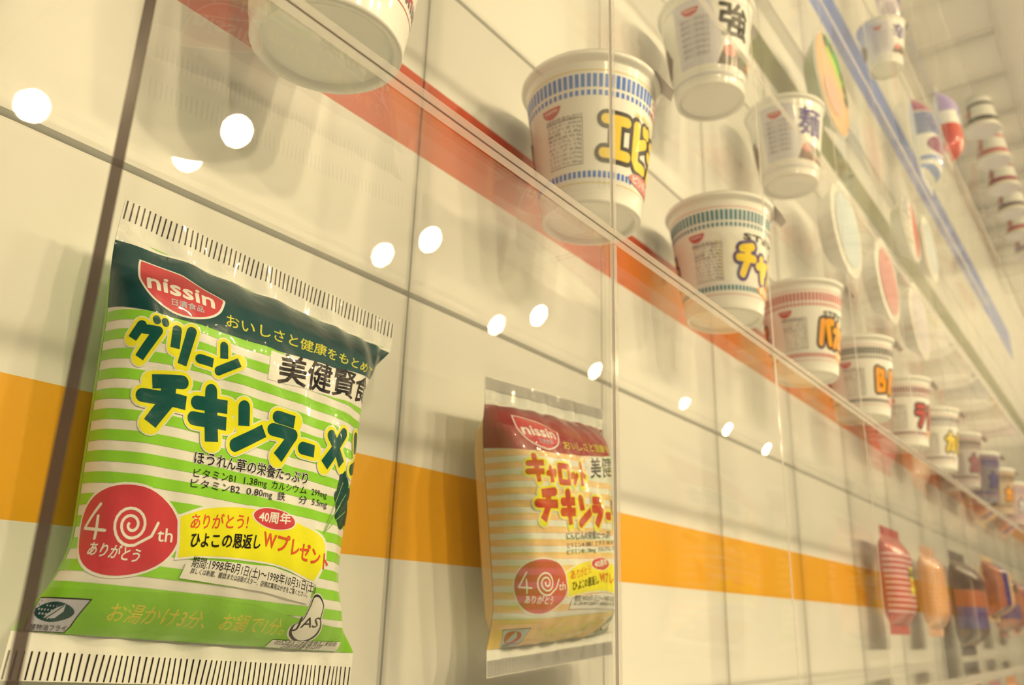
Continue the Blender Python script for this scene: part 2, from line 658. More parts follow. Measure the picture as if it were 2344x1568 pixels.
def bag_shell(b, t, base, seal, nu=111, nv=111, hatch=None, hatch_n=62, back=None):
    """body (returned for printing), top and bottom seals"""
    body = MB()
    v0, v1 = b.sv, 1 - b.sv
    P = [b.pt(-1 + 2 * i / (nu - 1), v0 + (v1 - v0) * j / (nv - 1)) for j in range(nv) for i in range(nu)]
    body.grid(P, nu, nv, base)
    P = [b.pt(-1 + 2 * i / (nu - 1), v0 + (v1 - v0) * j / (nv - 1), True) for j in range(nv) for i in range(nu)]
    body.grid(P, nu, nv, back or seal, True, True)
    for nm, a0, a1 in (('bottom_seal', 0.0, v0), ('top_seal', v1, 1.0)):
        sm = MB()
        n2 = 10
        P = [b.pt(-1 + 2 * i / (nu - 1), a0 + (a1 - a0) * j / (n2 - 1)) for j in range(n2) for i in range(nu)]
        sm.grid(P, nu, n2, seal)
        P = [(x, y + .0011 * S, z) for x, y, z in P]
        sm.grid(P, nu, n2, seal, True, True)
        if hatch:
            pr = Printer(sm, b.surf, .06, .02)
            qs = []
            ha, hb = (0.002, 0.052) if a0 == 0 else (0.952, 0.998)
            for k in range(hatch_n):
                s = -.985 + 1.97 * k / (hatch_n - 1)
                hw = .0040 if hatch_n < 90 else .0046
                qs.append([(s - hw, ha), (s + hw, ha), (s + hw, hb), (s - hw, hb)])
            pr.quads(qs, hatch)
        sm.build(nm, t)
    return body


def wall_mount(t, y_from, y_to, inv, r=0.0035, z=0.0, x=0.0):
    """clear peg between the back of a package and the wall"""
    a = MB(); n = 12
    pts = []
    for y in (y_from, y_to):
        pts += [(x + r * math.cos(k * 2 * math.pi / n), y, z + r * math.sin(k * 2 * math.pi / n)) for k in range(n)]
    a.grid(pts, n, 2, M_ACR, True, True, True)
    a.add(pts, [tuple(range(n)), tuple(range(n, 2 * n))[::-1]], M_ACR)
    return a.build('wall_peg', t)


def ramen_bag(b, t, C):
    """C: colours and wording of one flavour"""
    A = (b.H / 2) * 2 / (2 * .335)      # t-length over s-length of one unit
    asp = b.H / .335                    # s-units per t-unit so that strokes keep their shape
    white, stripe, dark, word, halo = C['white'], C['stripe'], C['dark'], C['word'], C['halo']
    body = bag_shell(b, t, white, white, hatch=C['hatch'], hatch_n=C.get('hatch_n', 62), back=stripe)
    p = Printer(body, b.surf, 2 / 110, .83 / 110, t0=.085)
    # stripes
    for k in range(14):
        vt = .731 - k * .0424
        if vt < .17:
            break
        p.quads([[(-1, vt - .022), (1, vt - .022), (1, vt), (-1, vt)]], stripe)
    # lower solid field
    p.next()
    top = [(-1, .166), (-.7, .168), (-.285, .178), (.1, .172), (.45, .150), (.7, .142), (1, .142)]
    bot = [(1, .086), (.0, .086), (-1, .086)]
    p.poly(top[::-1] + bot[::-1], C['field'])
    # dark band with a swept lower edge
    lo = [(-1, .742), (-.63, .728), (-.33, .727), (0, .732), (.4, .748), (.75, .775), (1, .80)]
    p.poly([(1, .905), (-1, .897)] + lo, dark)
    p.next()
    sh = C.get('shift', 0) * 2 / 110
    if sh:
        p.surf = lambda s_, v_: b.surf(s_ + sh, v_)
    # white patch behind the black kanji
    p.poly([(-.06, .655), (1, .69), (1, .795), (.75, .770), (.4, .743), (0, .727), (-.06, .725)], white)
    p.next()
    # half-moon emblem
    p.reset(2)
    em = [(-.79, .855), (-.58, .842), (-.355, .812)]
    arc = smooth([(-.352, .806), (-.38, .775), (-.44, .753), (-.53, .740), (-.63, .745), (-.71, .765), (-.76, .80), (-.787, .845)])
    cx, cy_ = -.57, .80
    grow = [(cx + (x - cx) * 1.06, cy_ + (y - cy_) * 1.08) for x, y in em + arc]
    p.poly(grow[::-1], white); p.next()
    p.poly((em + arc)[::-1], C['red']); p.next()
    p.text('nissin', (-.735, .785), (-.40, .781), .043, white, .035); p.next()
    p.text('日清食品', (-.62, .758), (-.46, .760), .014, C['silver'], .02); p.next()
    p.reset(3)
    p.text('おいしさと健康をもとめて', (-.335, .748), (.78, .783), .030, C['gold'], .012); p.next()
    p.text('美健賢食', (.01, .662), (.80, .704), .064, C['black'], .024); p.next()
    # two big words
    p.reset(3)
    w1, b1 = C['w1']
    p.stroke_word(w1, b1, asp, [(.0200, white, True), (.0175, halo, True), (.0102, word, False)])
    w2, b2 = C['w2']
    p.stroke_word(w2, b2, asp, [(.0260, white, True), (.0232, halo, True), (.0148, word, False)])
    # nutrition lines
    p.reset(3)
    p.text(C['sub'], (-.414, .434), (.307, .447), .024, white, .07); p.next()
    p.text(C['sub'], (-.414, .434), (.307, .447), .024, C['black'], .018); p.next()
    p.text(C['l1'], (-.411, .406), (.483, .427), .0165, C['black']); p.next()
    p.text(C['l2'], (-.420, .384), (.497, .405), .0165, C['black']); p.next()
    # red anniversary disc
    p.reset(3)
    c = (-.69, .283)
    p.ellipse(c, .262, .092, white, 40); p.next()
    p.ellipse(c, .250, .087, C['red'], 40); p.next()
    p.stroke([(-.83, .328), (-.905, .281), (-.795, .278)], .0030, asp, white)
    p.stroke([(-.835, .305), (-.835, .262)], .0030, asp, white)
    sp = []
    for k in range(46):
        a = -1.2 - k * .33
        r = .006 + .034 * (1 - k / 45.0)
        sp.append((-.675 + r * asp * math.cos(a) * .98, .293 + r * math.sin(a)))
    p.stroke([(-.55, .303), (-.575, .276)] + sp, .0028, asp, white)
    p.text('th', (-.548, .268), (-.470, .270), .030, white, .01)
    p.text('ありがとう', (-.845, .232), (-.60, .226), .023, white, .022); p.next()
    # yellow ribbon with the campaign text
    p.reset(5)
    rib = [(-.445, .322), (-.30, .348), (-.10, .362), (.10, .362), (.32, .350), (.50, .330),
           (.53, .28), (.45, .235), (.33, .246), (.15, .258), (-.10, .258), (-.30, .252), (-.42, .243)]
    rib = smooth(rib[:7]) + smooth(rib[7:])
    big = [(.03 + (x - .03) * 1.03, .30 + (y - .30) * 1.10) for x, y in rib]
    p.poly(big[::-1], white); p.next()
    p.poly(rib[::-1], halo); p.next()
    p.text('ありがとう!', (-.39, .303), (-.065, .322), .027, C['orange'], .022)
    p.ellipse((.105, .352), .155, .0235, white, 30); p.next()
    p.ellipse((.105, .352), .145, .0215, C['red'], 30); p.next()
    p.text('40周年', (-.005, .341), (.215, .349), .021, white, .035); p.next()
    p.text('ひよこの恩返し', (-.376, .268), (.031, .286), .026, C['black'], .026)
    p.text('Wプレゼント', (.05, .292), (.56, .262), .034, C['orange'], .028, .004); p.next()
    p.poly([(-.37, .236), (-.30, .246), (.15, .252), (.33, .240), (.46, .228), (.43, .186), (.1, .200), (-.37, .206)][::-1], white); p.next()
    p.text('期間:1998年8月1日(土)〜1998年10月31日(土)', (-.339, .231), (.47, .212), .0185, C['black'], .008, .004); p.next()
    p.text('詳しくは新聞、雑誌または店頭ポスター、店頭応募用はがきをご覧ください。', (-.33, .218), (.42, .200), .0100, C['black'], .006, .003); p.next()
    # lower field: sign, slogan, seal of quality
    p.reset(3)
    p.poly([(-.985, .148), (-.70, .152), (-.735, .100), (-.76, .088), (-.95, .086)][::-1], C['black']); p.next()
    p.poly([(-.978, .1455), (-.708, .1495), (-.742, .101), (-.763, .0895), (-.945, .0882)][::-1], C['silver']); p.next()
    C['sign'](p, asp); p.next()
    p.text('植物油フライ', (-.93, .0905), (-.755, .0925), .0095, C['black']); p.next()
    p.reset(2)
    p.text('お湯かけ3分、お鍋で1分。', (-.611, .117), (.359, .117), .031, C['gold'], .012); p.next()
    jas = smooth([(.47, .205), (.515, .206), (.56, .188), (.57, .160), (.60, .140), (.595, .118), (.55, .104), (.47, .103), (.40, .116), (.385, .136), (.43, .150), (.45, .180)], True)
    p.poly([(.49 + (x - .49) * 1.08, .154 + (y - .154) * 1.05) for x, y in jas][::-1], white); p.next()
    p.poly(jas[::-1], C['black']); p.next()
    p.poly([(.49 + (x - .49) * .88, .154 + (y - .154) * .90) for x, y in jas][::-1], white); p.next()
    p.text('JAS', (.40, .133), (.565, .138), .026, C['black'], .015); p.next()
    p.poly([(.33, .104), (.83, .110), (.83, .088), (.33, .088)][::-1], white); p.next()
    p.text('社団法人 日本即席食品工業協会', (.355, .0955), (.80, .1005), .0088, C['black'])
    p.text('印刷登録番号123号', (.42, .0868), (.70, .0905), .0088, C['black']); p.next()
    p.reset(8)
    C['veg'](p, asp)
    body.build('wrapper', t)


# ---------------------------------------------------------------- foam cups
def cup_surface(h, rt, rb):
    def rad(z):
        return rb + (rt - rb) * z / h

    def surf(th, z):
        r = rad(z)
        return (r * math.sin(th), -r * math.cos(th), z), (math.sin(th), -math.cos(th), -(rt - rb) / h * 0.9)
    return surf, rad


def foam_cup(loc, label, V, cell, group, scale=.93, rot=None, lo=False, peg=True):
    """V: dict of print colours; th = 0 faces out of the wall"""
    t = thing('noodle_cup', loc, label, 'cup', group, rot)
    h, rt, rb = .486 * S * scale, .218 * S * scale, .155 * S * scale
    n = 48 if lo else 96
    prof = [(0.86 * rb, .030 * h), (.88 * rb, .002 * h), (.97 * rb, 0), (rb, .006 * h)]
    zs = [.02, .07, .105]
    surf, rad = cup_surface(h, rt, rb)
    prof += [(rad(z * h) * .993, z * h) for z in zs] + [(rad(.118 * h), .118 * h)]
    prof += [(rad(z * h), z * h) for z in (.2, .35, .5, .65, .8, .93)]
    lip = [(rad(h) * 1.0, .948 * h), (rad(h) * 1.035, .955 * h), (rad(h) * 1.055, .972 * h), (rad(h) * 1.05, .99 * h), (rad(h) * 1.02, h)]
    body = MB()
    pts = []
    for r, z in prof:
        pts += [(r * math.cos(2 * math.pi * k / n), r * math.sin(2 * math.pi * k / n), z) for k in range(n)]
    body.grid(pts, n, len(prof), V.get('body', M_FOAM), True, False, True)
    body.add([(prof[0][0] * math.cos(2 * math.pi * k / n), prof[0][0] * math.sin(2 * math.pi * k / n), prof[0][1]) for k in range(n)], [tuple(range(n))[::-1]], M_FOAM)
    p = Printer(body, surf, math.radians(5), h * .12, .00012, .00003, 1 / .043)
    V['print'](p, h)
    body.build('cup_body', t)
    rim = MB(); pts = []
    for r, z in [prof[-1]] + lip:
        pts += [(r * math.cos(2 * math.pi * k / n), r * math.sin(2 * math.pi * k / n), z) for k in range(n)]
    rim.grid(pts, n, len(lip) + 1, M_FOAM, True, False, True)
    rim.build('rim', t)
    lid = MB()
    R = rad(h) * 1.03
    top = [(R * math.cos(2 * math.pi * k / n), R * math.sin(2 * math.pi * k / n), h * 1.003) for k in range(n)]
    lid.add(top, [tuple(range(n))], M_LID)
    und = [(x, y, h * .999) for x, y, z in top]
    lid.grid(und + top, n, 2, M_LID, False, False, True)
    lid_ob = lid.build('lid', t)
    tab = MB()
    a = V.get('tab', math.radians(18))
    wd_, ln = .30, .20 * rt
    P = []
    for f, dz in ((0.0, 1.002), (.35, .985), (1.0, .90)):
        for sgn in (-1, 0, 1):
            r = R * .99 + ln * f * (1.15 if sgn == 0 else .9)
            th = a + sgn * wd_ * (1 - .35 * f)
            P.append((r * math.sin(th), -r * math.cos(th), h * dz))
    tab.grid(P, 3, 3, M_LID)
    tab.grid([(x, y, z - .0006) for x, y, z in P], 3, 3, M_LID, True, True)
    tab.build('pull_tab', lid_ob)
    if peg:
        y0 = rad(h * .5)
        wall_mount(t, y0 - .0005, -loc.y, None, z=h * .5)
    return t


def dashes(p, h, mat, a0, a1, z0, z1, step, duty=.62):
    qs = []
    k = a0
    while k < a1:
        qs.append([(math.radians(k), z0 * h), (math.radians(k + step * duty), z0 * h), (math.radians(k + step * duty), z1 * h), (math.radians(k), z1 * h)])
        k += step
    p.quads(qs, mat)


def ring(p, h, mat, z0, z1, a0=-179, a1=179):
    p.quads([[(math.radians(a0), z0 * h), (math.radians(a1), z0 * h), (math.radians(a1), z1 * h), (math.radians(a0), z1 * h)]], mat)


def half_moon(p, h, a, z, wdeg, hh, mat):
    n = 14
    pts = [(math.radians(a + wdeg * math.cos(math.pi + math.pi * k / n)), h * (z + hh * math.sin(math.pi + math.pi * k / n))) for k in range(n + 1)]
    pts = [(x, y + h * .02 * (1 - abs(x - math.radians(a)) / math.radians(wdeg))) if i in () else (x, y) for i, (x, y) in enumerate(pts)]
    p.poly(pts, mat)


def nutrition(p, h, a0, a1, z0, z1, ink, rnd, frame=True):
    rows = ['エネルギー 355kcal', 'たんぱく質 9.5g', '脂質 15.8g', '炭水化物 43.9g', 'ナトリウム 1.8g', 'めん・かやく 0.9g', 'スープ 0.8g', 'ビタミンB1 1.07mg', 'ビタミンB2 0.17mg', 'カルシウム 98mg']
    n = len(rows)
    p.text('栄養成分表1食(75g)当たり', (math.radians(a0), h * (z1 + .006)), (math.radians(a1), h * (z1 + .006)), h * .026, ink)
    for i, r in enumerate(rows):
        z = z1 - (i + 1) * (z1 - z0) / (n + .5)
        p.text(r, (math.radians(a0 + 1), h * z), (math.radians(a1 - 1.2), h * z), h * (z1 - z0) / n * .62, ink)
    if frame:
        lw = .35
        for q in ([(a0, z0), (a1, z0), (a1, z0 + .004), (a0, z0 + .004)], [(a1 - lw, z0), (a1, z0), (a1, z1), (a1 - lw, z1)],
                  [(a0, z1), (a1, z1), (a1, z1 + .004), (a0, z1 + .004)]):
            p.quads([[(math.radians(x), h * z) for x, z in q]], ink)


def big_word(p, h, word, a0, z0, wdeg, hh, gap, fill, line, r=.034, drop=0.0):
    rr = .052                                     # cup radius in m, for stroke shape
    asp = 1.0 / .043                              # radians per metre of height
    boxes = []
    for i, ch in enumerate(word):
        boxes.append((math.radians(a0 + i * (wdeg + gap)), h * (z0 - drop * i), math.radians(wdeg), h * hh))
    p.stroke_word(word, boxes, asp, [(h * r * 1.85, line, True), (h * r, fill, True)])


PINK = paper('pale_red', (214, 116, 92))
REDP = paper('red', (196, 60, 50))
BLUEP = paper('cup_blue', (34, 104, 158))
TEALP = paper('cup_teal', (34, 112, 104))
CORAL = paper('cup_coral', (198, 84, 66))
BLACKP = paper('black', (34, 28, 26))
GREYP = paper('grey', (120, 104, 88))
INK = paper('ink', (88, 72, 64))
YEL = paper('cup_yellow', (250, 196, 40))
YELLINE = paper('yellow_line', (232, 190, 84))
ORANP = paper('cup_orange', (240, 150, 30))
PURP = paper('purple', (58, 42, 92))
WHITEP = paper('white', (240, 226, 190))
PALE = paper('pale_label', (216, 198, 162))
BROWNP = paper('brown', (96, 70, 46))
PURPLEGREY = paper('lilac_grey', (168, 142, 130))


def classic_print(col, word, fill, line, top='', sub='', zsub=.20, subcol=PINK, table_frame=True, serif=False, shrimp=False):
    def f(p, h):
        ring(p, h, YELLINE if col is BLUEP else PINK, .868, .874)
        dashes(p, h, col, -176, 8, .755, .845, 5.2, .66)
        dashes(p, h, col, -176, 8, .700, .735, 5.2, .58)
        dashes(p, h, col, -176, -12, .158, .200, 5.2, .62)
        dashes(p, h, col, 14, 120, .158, .200, 5.2, .62)
        ring(p, h, YELLINE if col is BLUEP else PINK, .122, .127)
        p.next()
        p.text('CUP', (math.radians(13), h * .775), (math.radians(31), h * .775), h * .055, CORAL, .03)
        p.text('NOODLE', (math.radians(11), h * .70), (math.radians(38), h * .70), h * .055, CORAL, .03)
        p.next()
        half_moon(p, h, -97, .665, 10.5, .075, REDP); p.next()
        p.text('nissin', (math.radians(-104), h * .632), (math.radians(-90), h * .632), h * .026, WHITEP, .01); p.next()
        nutrition(p, h, -104, -66, .185 + .06, .55, INK, random)
        p.next()
        if top:
            p.text(top, (math.radians(-40), h * .595), (math.radians(30), h * .595), h * .060, BLACKP, .05)
        elif shrimp:
            p.text('CHICKEN FLAVOUR', (math.radians(-14), h * .615), (math.radians(26), h * .600), h * .030, YEL, .02, h * .012)
            p.ellipse((math.radians(20), h * .545), math.radians(6), h * .034, YEL)
        p.next()
        big_word(p, h, word, -47, .29, 27 if not top else 24, .29 if not top else .26, 4, fill, line, drop=.012)
        if sub:
            n = 20
            p.ellipse((math.radians(12), h * zsub), math.radians(28), h * .050, subcol, 26); p.next()
            p.text(sub, (math.radians(-10), h * (zsub - .022)), (math.radians(34), h * (zsub - .022)), h * .050, WHITEP, .03)
        # back-side word seen at the far left edge
        big_word(p, h, word[:1], -166, .30, 24, .25, 4, fill, line)
    return f


def kanji_print(ch, col):
    def f(p, h):
        ring(p, h, PURPLEGREY, .86, .866)
        p.poly([(math.radians(a), h * z) for a, z in ((-112, .20), (-52, .20), (-46, .45), (-62, .88), (-112, .88))], PALE); p.next()
        half_moon(p, h, -88, .80, 12, .085, REDP); p.next()
        p.text('nissin', (math.radians(-96), h * .765), (math.radians(-80), h * .765), h * .028, WHITEP, .01)
        for k, z in enumerate((.66, .60, .54, .48, .42, .36, .30)):
            p.text('調理方法とご注意 熱湯三分', (math.radians(-104), h * z), (math.radians(-64), h * z), h * .035, GREYP)
        p.text(ch, (math.radians(-50), h * .52), (math.radians(-4), h * .52), h * .30, col, .035)
        p.poly([(math.radians(a), h * z) for a, z in ((-54, .19), (36, .19), (36, .30), (10, .36), (-20, .38), (-46, .33))], BROWNP); p.next()
        p.ellipse((math.radians(-34), h * .34), math.radians(11), h * .06, PINK)
        p.ellipse((math.radians(-5), h * .30), math.radians(10), h * .05, paper('leaf', (92, 100, 50)))
        p.ellipse((math.radians(16), h * .30), math.radians(9), h * .05, ORANP); p.next()
        p.poly([(math.radians(a), h * z) for a, z in ((-176, .25), (-140, .25), (-128, .40), (-140, .58), (-176, .60))], BROWNP)
        ring(p, h, PALE, .10, .115)
    return f


# ---------------------------------------------------------------- build: the two ramen bags
def spinach(p, asp):
    dk = film('leaf_green', (18, 66, 46))
    for c, r, a in (((.62, .475), .030, .3), ((.66, .44), .034, .9), ((.60, .43), .026, .0), ((.70, .40), .034, 1.2), ((.63, .395), .026, .7)):
        pts = []
        for k in range(20):
            t = 2 * math.pi * k / 20
            rr = r * (1 + .25 * math.sin(3 * t + a * 7))
            pts.append((c[0] + rr * asp * .8 * math.cos(t), c[1] + rr * math.sin(t)))
        p.eps += .00001
        p.poly(pts, dk)
    p.next()
    lt = film('stem_green', (150, 176, 84))
    for e in ((.62, .475), (.67, .45), (.70, .41), (.62, .42)):
        p.stroke([(.50, .345), ((.50 + e[0]) / 2, (.36 + e[1]) / 2), e], .0011, asp, lt)


def leaf_sign(p, asp):
    dk = film('sign_green', (22, 62, 48))
    pts = []
    for k in range(24):
        a = 2 * math.pi * k / 24
        pts.append((-.85 + .105 * math.cos(a) * abs(math.cos(a)) ** .3, .124 + .0185 * math.sin(a)))
    p.poly(pts, dk); p.next()
    p.poly([(-.885, .112), (-.83, .113), (-.80, .126), (-.805, .139), (-.845, .131), (-.875, .120)], film('silver', (190, 178, 150)))
    p.next()
    p.stroke([(-.88, .110), (-.845, .122), (-.812, .136)], .0012, asp, dk)


def carrot(p, asp):
    p.poly([(.62, .40), (.72, .44), (.70, .33), (.60, .30), (.58, .35)][::-1], film('carrot_red', (190, 52, 40)))


def carrot_sign(p, asp):
    p.ellipse((-.85, .122), .085, .0215, film('carrot_red', (190, 52, 40)), 24); p.next()
    p.poly([(-.885, .105), (-.83, .106), (-.80, .122), (-.825, .142), (-.86, .122)], film('silver', (190, 178, 150)))


F_WHITE = film('white', (238, 224, 192))
F_BLACK = film('black', (32, 26, 24))
GREEN_BAG = dict(white=F_WHITE, stripe=film('lime', (146, 200, 44)), dark=film('deep_green', (0, 66, 54)), word=film('word_green', (0, 78, 58)),
                 halo=film('yellow', (240, 222, 30)), field=film('lime_field', (138, 190, 36)), red=film('emblem_red', (206, 66, 58)),
                 gold=film('gold', (214, 196, 50)), black=F_BLACK, orange=film('letter_orange', (222, 84, 40)), silver=film('silver', (190, 178, 150)),
                 hatch=F_BLACK,
                 w1=('グリーン', [(-.80, .628, .150, .078), (-.61, .630, .105, .076), (-.475, .628, .10, .050), (-.365, .634, .13, .064)]),
                 w2=('チキンラーメン', [(-.72, .492, .235, .106), (-.46, .484, .205, .108), (-.225, .482, .20, .096), (.00, .486, .18, .096), (.225, .486, .115, .080), (.395, .496, .21, .100), (.66, .506, .30, .096)]),
                 sub='ほうれん草の栄養たっぷり', l1='ビタミンB1  1.38mg  カルシウム  299mg', l2='ビタミンB2  0.80mg  鉄      分  5.5mg',
                 sign=leaf_sign, veg=spinach)
CARROT_BAG = dict(GREEN_BAG, stripe=film('pale_orange', (244, 190, 104)), dark=film('dark_red', (158, 38, 34)), word=film('word_red', (200, 56, 36)),
                  halo=film('yellow2', (240, 216, 50)), field=film('orange_field', (240, 182, 92)), hatch=film('hatch_grey', (104, 90, 70)), hatch_n=110, shift=7,
                  w1=('キャロット', [(-.78, .622, .165, .086), (-.60, .624, .12, .070), (-.46, .620, .14, .074), (-.30, .622, .11, .066), (-.19, .622, .15, .080)]),
                  sub='にんじんの栄養たっぷり', l1='ビタミンA  808IU  ビタミンB2  0.79mg', l2='ビタミンB1  1.38mg  カルシウム  299mg',
                  sign=carrot_sign, veg=carrot)

CONTENT[(1, 1)] = 'the lime and white striped noodle bag'
loc = W(.495, -.12, -.52)
t = thing('noodle_bag', loc, 'large lime and white striped instant noodle bag with dark green band, nearest to the viewer', 'noodle bag', 'noodle bags in the orange band row', bag_rot(.059, -.03))
b1 = Bag()
ramen_bag(b1, t, GREEN_BAG)
wall_mount(t, .045 * S, .12 * S, None, z=.0)

CONTENT[(2, 1)] = 'the pale orange striped noodle bag'
loc = W(1.475, -.13, -.537)
t = thing('noodle_bag', loc, 'pale orange striped instant noodle bag with dark red band, beside the upright acrylic edge', 'noodle bag', 'noodle bags in the orange band row', bag_rot(-.070, .02))
b2 = Bag(H=.712, ws=.296, wm=.226, df=.135, db=.06, kx=2.3, n=3.8, off=-.060)
ramen_bag(b2, t, CARROT_BAG)
wall_mount(t, .05 * S, .13 * S, None, z=.0)


# ---------------------------------------------------------------- build: plain far bags
def far_bag(x, y, z, label, base, prints, ri, ci, H=.66, roll=0.0, yaw=0.0, wm=.27, df=.16, seal=None, ws=.30, group='noodle bags in the orange band row', content=None):
    t = thing('noodle_bag', W(x, y, z), label, 'noodle bag', group, bag_rot(roll, yaw))
    b = Bag(H=H, ws=ws, wm=wm, df=df, off=0.0, kx=random.random() * 5, wr=.8)
    body = bag_shell(b, t, base, seal or base, 41, 41)
    p = Printer(body, b.surf, .05, .83 / 40, .0002, .00008, t0=.085)
    prints(p, b.H / .335)
    body.build('wrapper', t)
    wall_mount(t, (b.db - .004) * S, -y * S, None, z=0.0)
    CONTENT[(ci, ri)] = content or ('the ' + ' '.join(label.split(' beside')[0].split(' in ')[0].split(' just')[0].split(' at ')[0].split(' below')[0].split(' deep')[0].split(' behind')[0].split(' with')[0].split(' farthest')[0].split()) + (', column %d' % ci if False else ''))
    return t


def pr_red(p, asp):
    r2, y = film('brick', (188, 84, 66)), film('yellow', (240, 222, 30))
    for k in range(11):
        z = .20 + k * .052
        p.quads([[(-1, z), (1, z), (1, z + .022), (-1, z + .022)]], film('pale_stripe', (226, 176, 140)))
    p.next()
    pts = []
    for k in range(32):
        a = 2 * math.pi * k / 32
        r = .16 if k % 2 else .12
        pts.append((.22 + r * asp * .7 * math.cos(a), .50 + r * math.sin(a)))
    p.poly(pts, y); p.next()
    p.text('新発売', (-.05, .53), (.50, .53), .07, F_BLACK, .03)
    p.text('焼そば', (-.05, .44), (.50, .44), .06, film('emblem_red', (206, 66, 58)), .03)


def pr_orange(p, asp):
    for k in range(12):
        z = .22 + k * .046
        p.quads([[(-1, z), (.25, z), (.25, z + .02), (-1, z + .02)]], film('amber', (224, 150, 62)))
    p.next()
    p.poly([(.3, .18), (.95, .18), (.95, .80), (.3, .80)], film('dusty', (196, 146, 112))); p.next()
    for k in range(5):
        p.text('麺', (.36, .68 - k * .11), (.80, .68 - k * .11), .09, film('maroon', (120, 64, 52)), .02)


def pr_dark(p, asp):
    p.poly([(-1, .62), (1, .62), (1, .91), (-1, .91)], film('dark_brown', (66, 52, 40)))
    p.poly([(-1, .46), (1, .46), (1, .62), (-1, .62)], film('rust', (160, 88, 52)))
    p.poly([(-1, .26), (1, .26), (1, .46), (-1, .46)], film('slate_blue', (86, 80, 100))); p.next()
    p.text('味噌', (-.6, .68), (.5, .68), .16, F_BLACK, .03)
    p.text('辛口', (-.6, .30), (.5, .30), .12, film('navy', (52, 44, 84)), .03)


def pr_flat(p, asp):
    p.poly([(-.55, .09), (-.2, .09), (-.2, .91), (-.55, .91)], film('navy', (52, 44, 84)))
    p.poly([(-1, .09), (-.55, .09), (-.55, .91), (-1, .91)], film('rust', (190, 104, 66)))


def pr_purple(p, asp):
    p.poly([(-1, .76), (1, .70), (1, .91), (-1, .91)], film('magenta', (170, 60, 84)))
    p.poly([(-1, .50), (.8, .50), (.8, .72), (-1, .74)], film('steel', (96, 108, 124)))
    p.next()
    p.text('カップ', (-.7, .56), (.6, .56), .12, film('navy', (52, 44, 84)), .02)
    p.ellipse((-.35, .38), .40, .095, film('plum', (128, 36, 74))); p.next()
    p.ellipse((.22, .38), .40, .085, film('rose', (222, 160, 132)))
    p.poly([(-1, .22), (.7, .20), (.7, .25), (-1, .27)], film('steel2', (110, 130, 150)))
    p.poly([(-1, .12), (1, .12), (1, .17), (-1, .17)], film('steel2', (110, 130, 150)))


def pr_lilac(p, asp):
    p.poly([(-1, .62), (1, .62), (1, .91), (-1, .91)], film('lilac', (178, 150, 152)))
    p.poly([(-1, .09), (.6, .09), (.6, .45), (-1, .45)], film('vermilion', (204, 92, 64))); p.next()
    p.ellipse((0, .58), .35, .10, film('bluegrey', (132, 122, 138))); p.next()
    p.ellipse((0, .58), .18, .05, F_WHITE)


random.seed(5)
far_bag(5.16, -.13, -.50, 'brick red striped noodle bag with a yellow starburst', film('brick', (188, 84, 66)), pr_red, 1, 6, H=.62, df=.085, wm=.235, ws=.235)
far_bag(6.18, -.13, -.52, 'amber striped noodle bag just right of the brick red bag', film('sand', (218, 164, 108)), pr_orange, 1, 7, H=.60, df=.085, wm=.235, ws=.235)
far_bag(7.25, -.14, -.57, 'tall dark brown and slate blue noodle bag', film('charcoal', (96, 82, 66)), pr_dark, 1, 8, H=.78, df=.15, wm=.30, ws=.33)
far_bag(8.16, -.22, -.42, 'cream noodle bag with rust and navy upright bars', film('cream', (226, 184, 116)), pr_flat, 1, 9, H=.55)
far_bag(9.12, -.15, -.50, 'reddish brown noodle bag deep in the orange band row', film('brown_bag', (168, 118, 84)), pr_dark, 1, 10, H=.66)
far_bag(10.06, -.15, -.50, 'pale peach noodle bag deep in the orange band row', film('peach', (226, 170, 124)), pr_flat, 1, 11, H=.60)
far_bag(7.40, -.30, 3.62, 'white noodle bag with magenta top and plum disc below the ceiling', F_WHITE, pr_purple, 5, 8, H=.95, wm=.20, ws=.24, group='bags in the blue band row')
far_bag(8.14, -.42, 4.15, 'narrow white noodle bag with lilac top and vermilion foot', F_WHITE, pr_lilac, 5, 9, H=.85, wm=.17, ws=.20, group='bags in the blue band row')
far_bag(6.24, -.33, 4.55, 'dark striped grey noodle bag at the upper edge of the view', film('ash', (190, 168, 140)), pr_dark, 5, 7, H=.70, wm=.20, ws=.25, df=.12, group='bags in the blue band row')
far_bag(6.24, -.15, -1.50, 'dusky red noodle bag in the row below the orange band', film('duskred', (150, 74, 66)), pr_dark, 0, 7, H=.66, group='bags below the orange band row')
far_bag(7.19, -.15, -1.50, 'charcoal noodle bag in the row below, behind the dusky red one', film('charcoal', (96, 82, 66)), pr_red, 0, 8, H=.66, group='bags below the orange band row')
far_bag(8.14, -.15, -1.50, 'rose coloured noodle bag in the lowest visible row', film('rose2', (200, 140, 120)), pr_flat, 0, 9, H=.66, group='bags below the orange band row')
far_bag(9.10, -.15, -1.50, 'amber noodle bag farthest along the lowest visible row', film('amber2', (220, 150, 80)), pr_orange, 0, 10, H=.66, group='bags below the orange band row')

# ---------------------------------------------------------------- build: cups
GC = 'foam cups in the red-orange band row'


def pr_first(p, h):
    ring(p, h, CORAL, .150, .156)
    dashes(p, h, GREYP, -176, 60, .185, .245, 5.2, .6)
    p.next()
    p.text('nissin', (math.radians(0), h * .20), (math.radians(34), h * .20), h * .07, CORAL, .04)
    big_word(p, h, 'ラ', -30, .33, 26, .3, 4, ORANP, BLACKP)


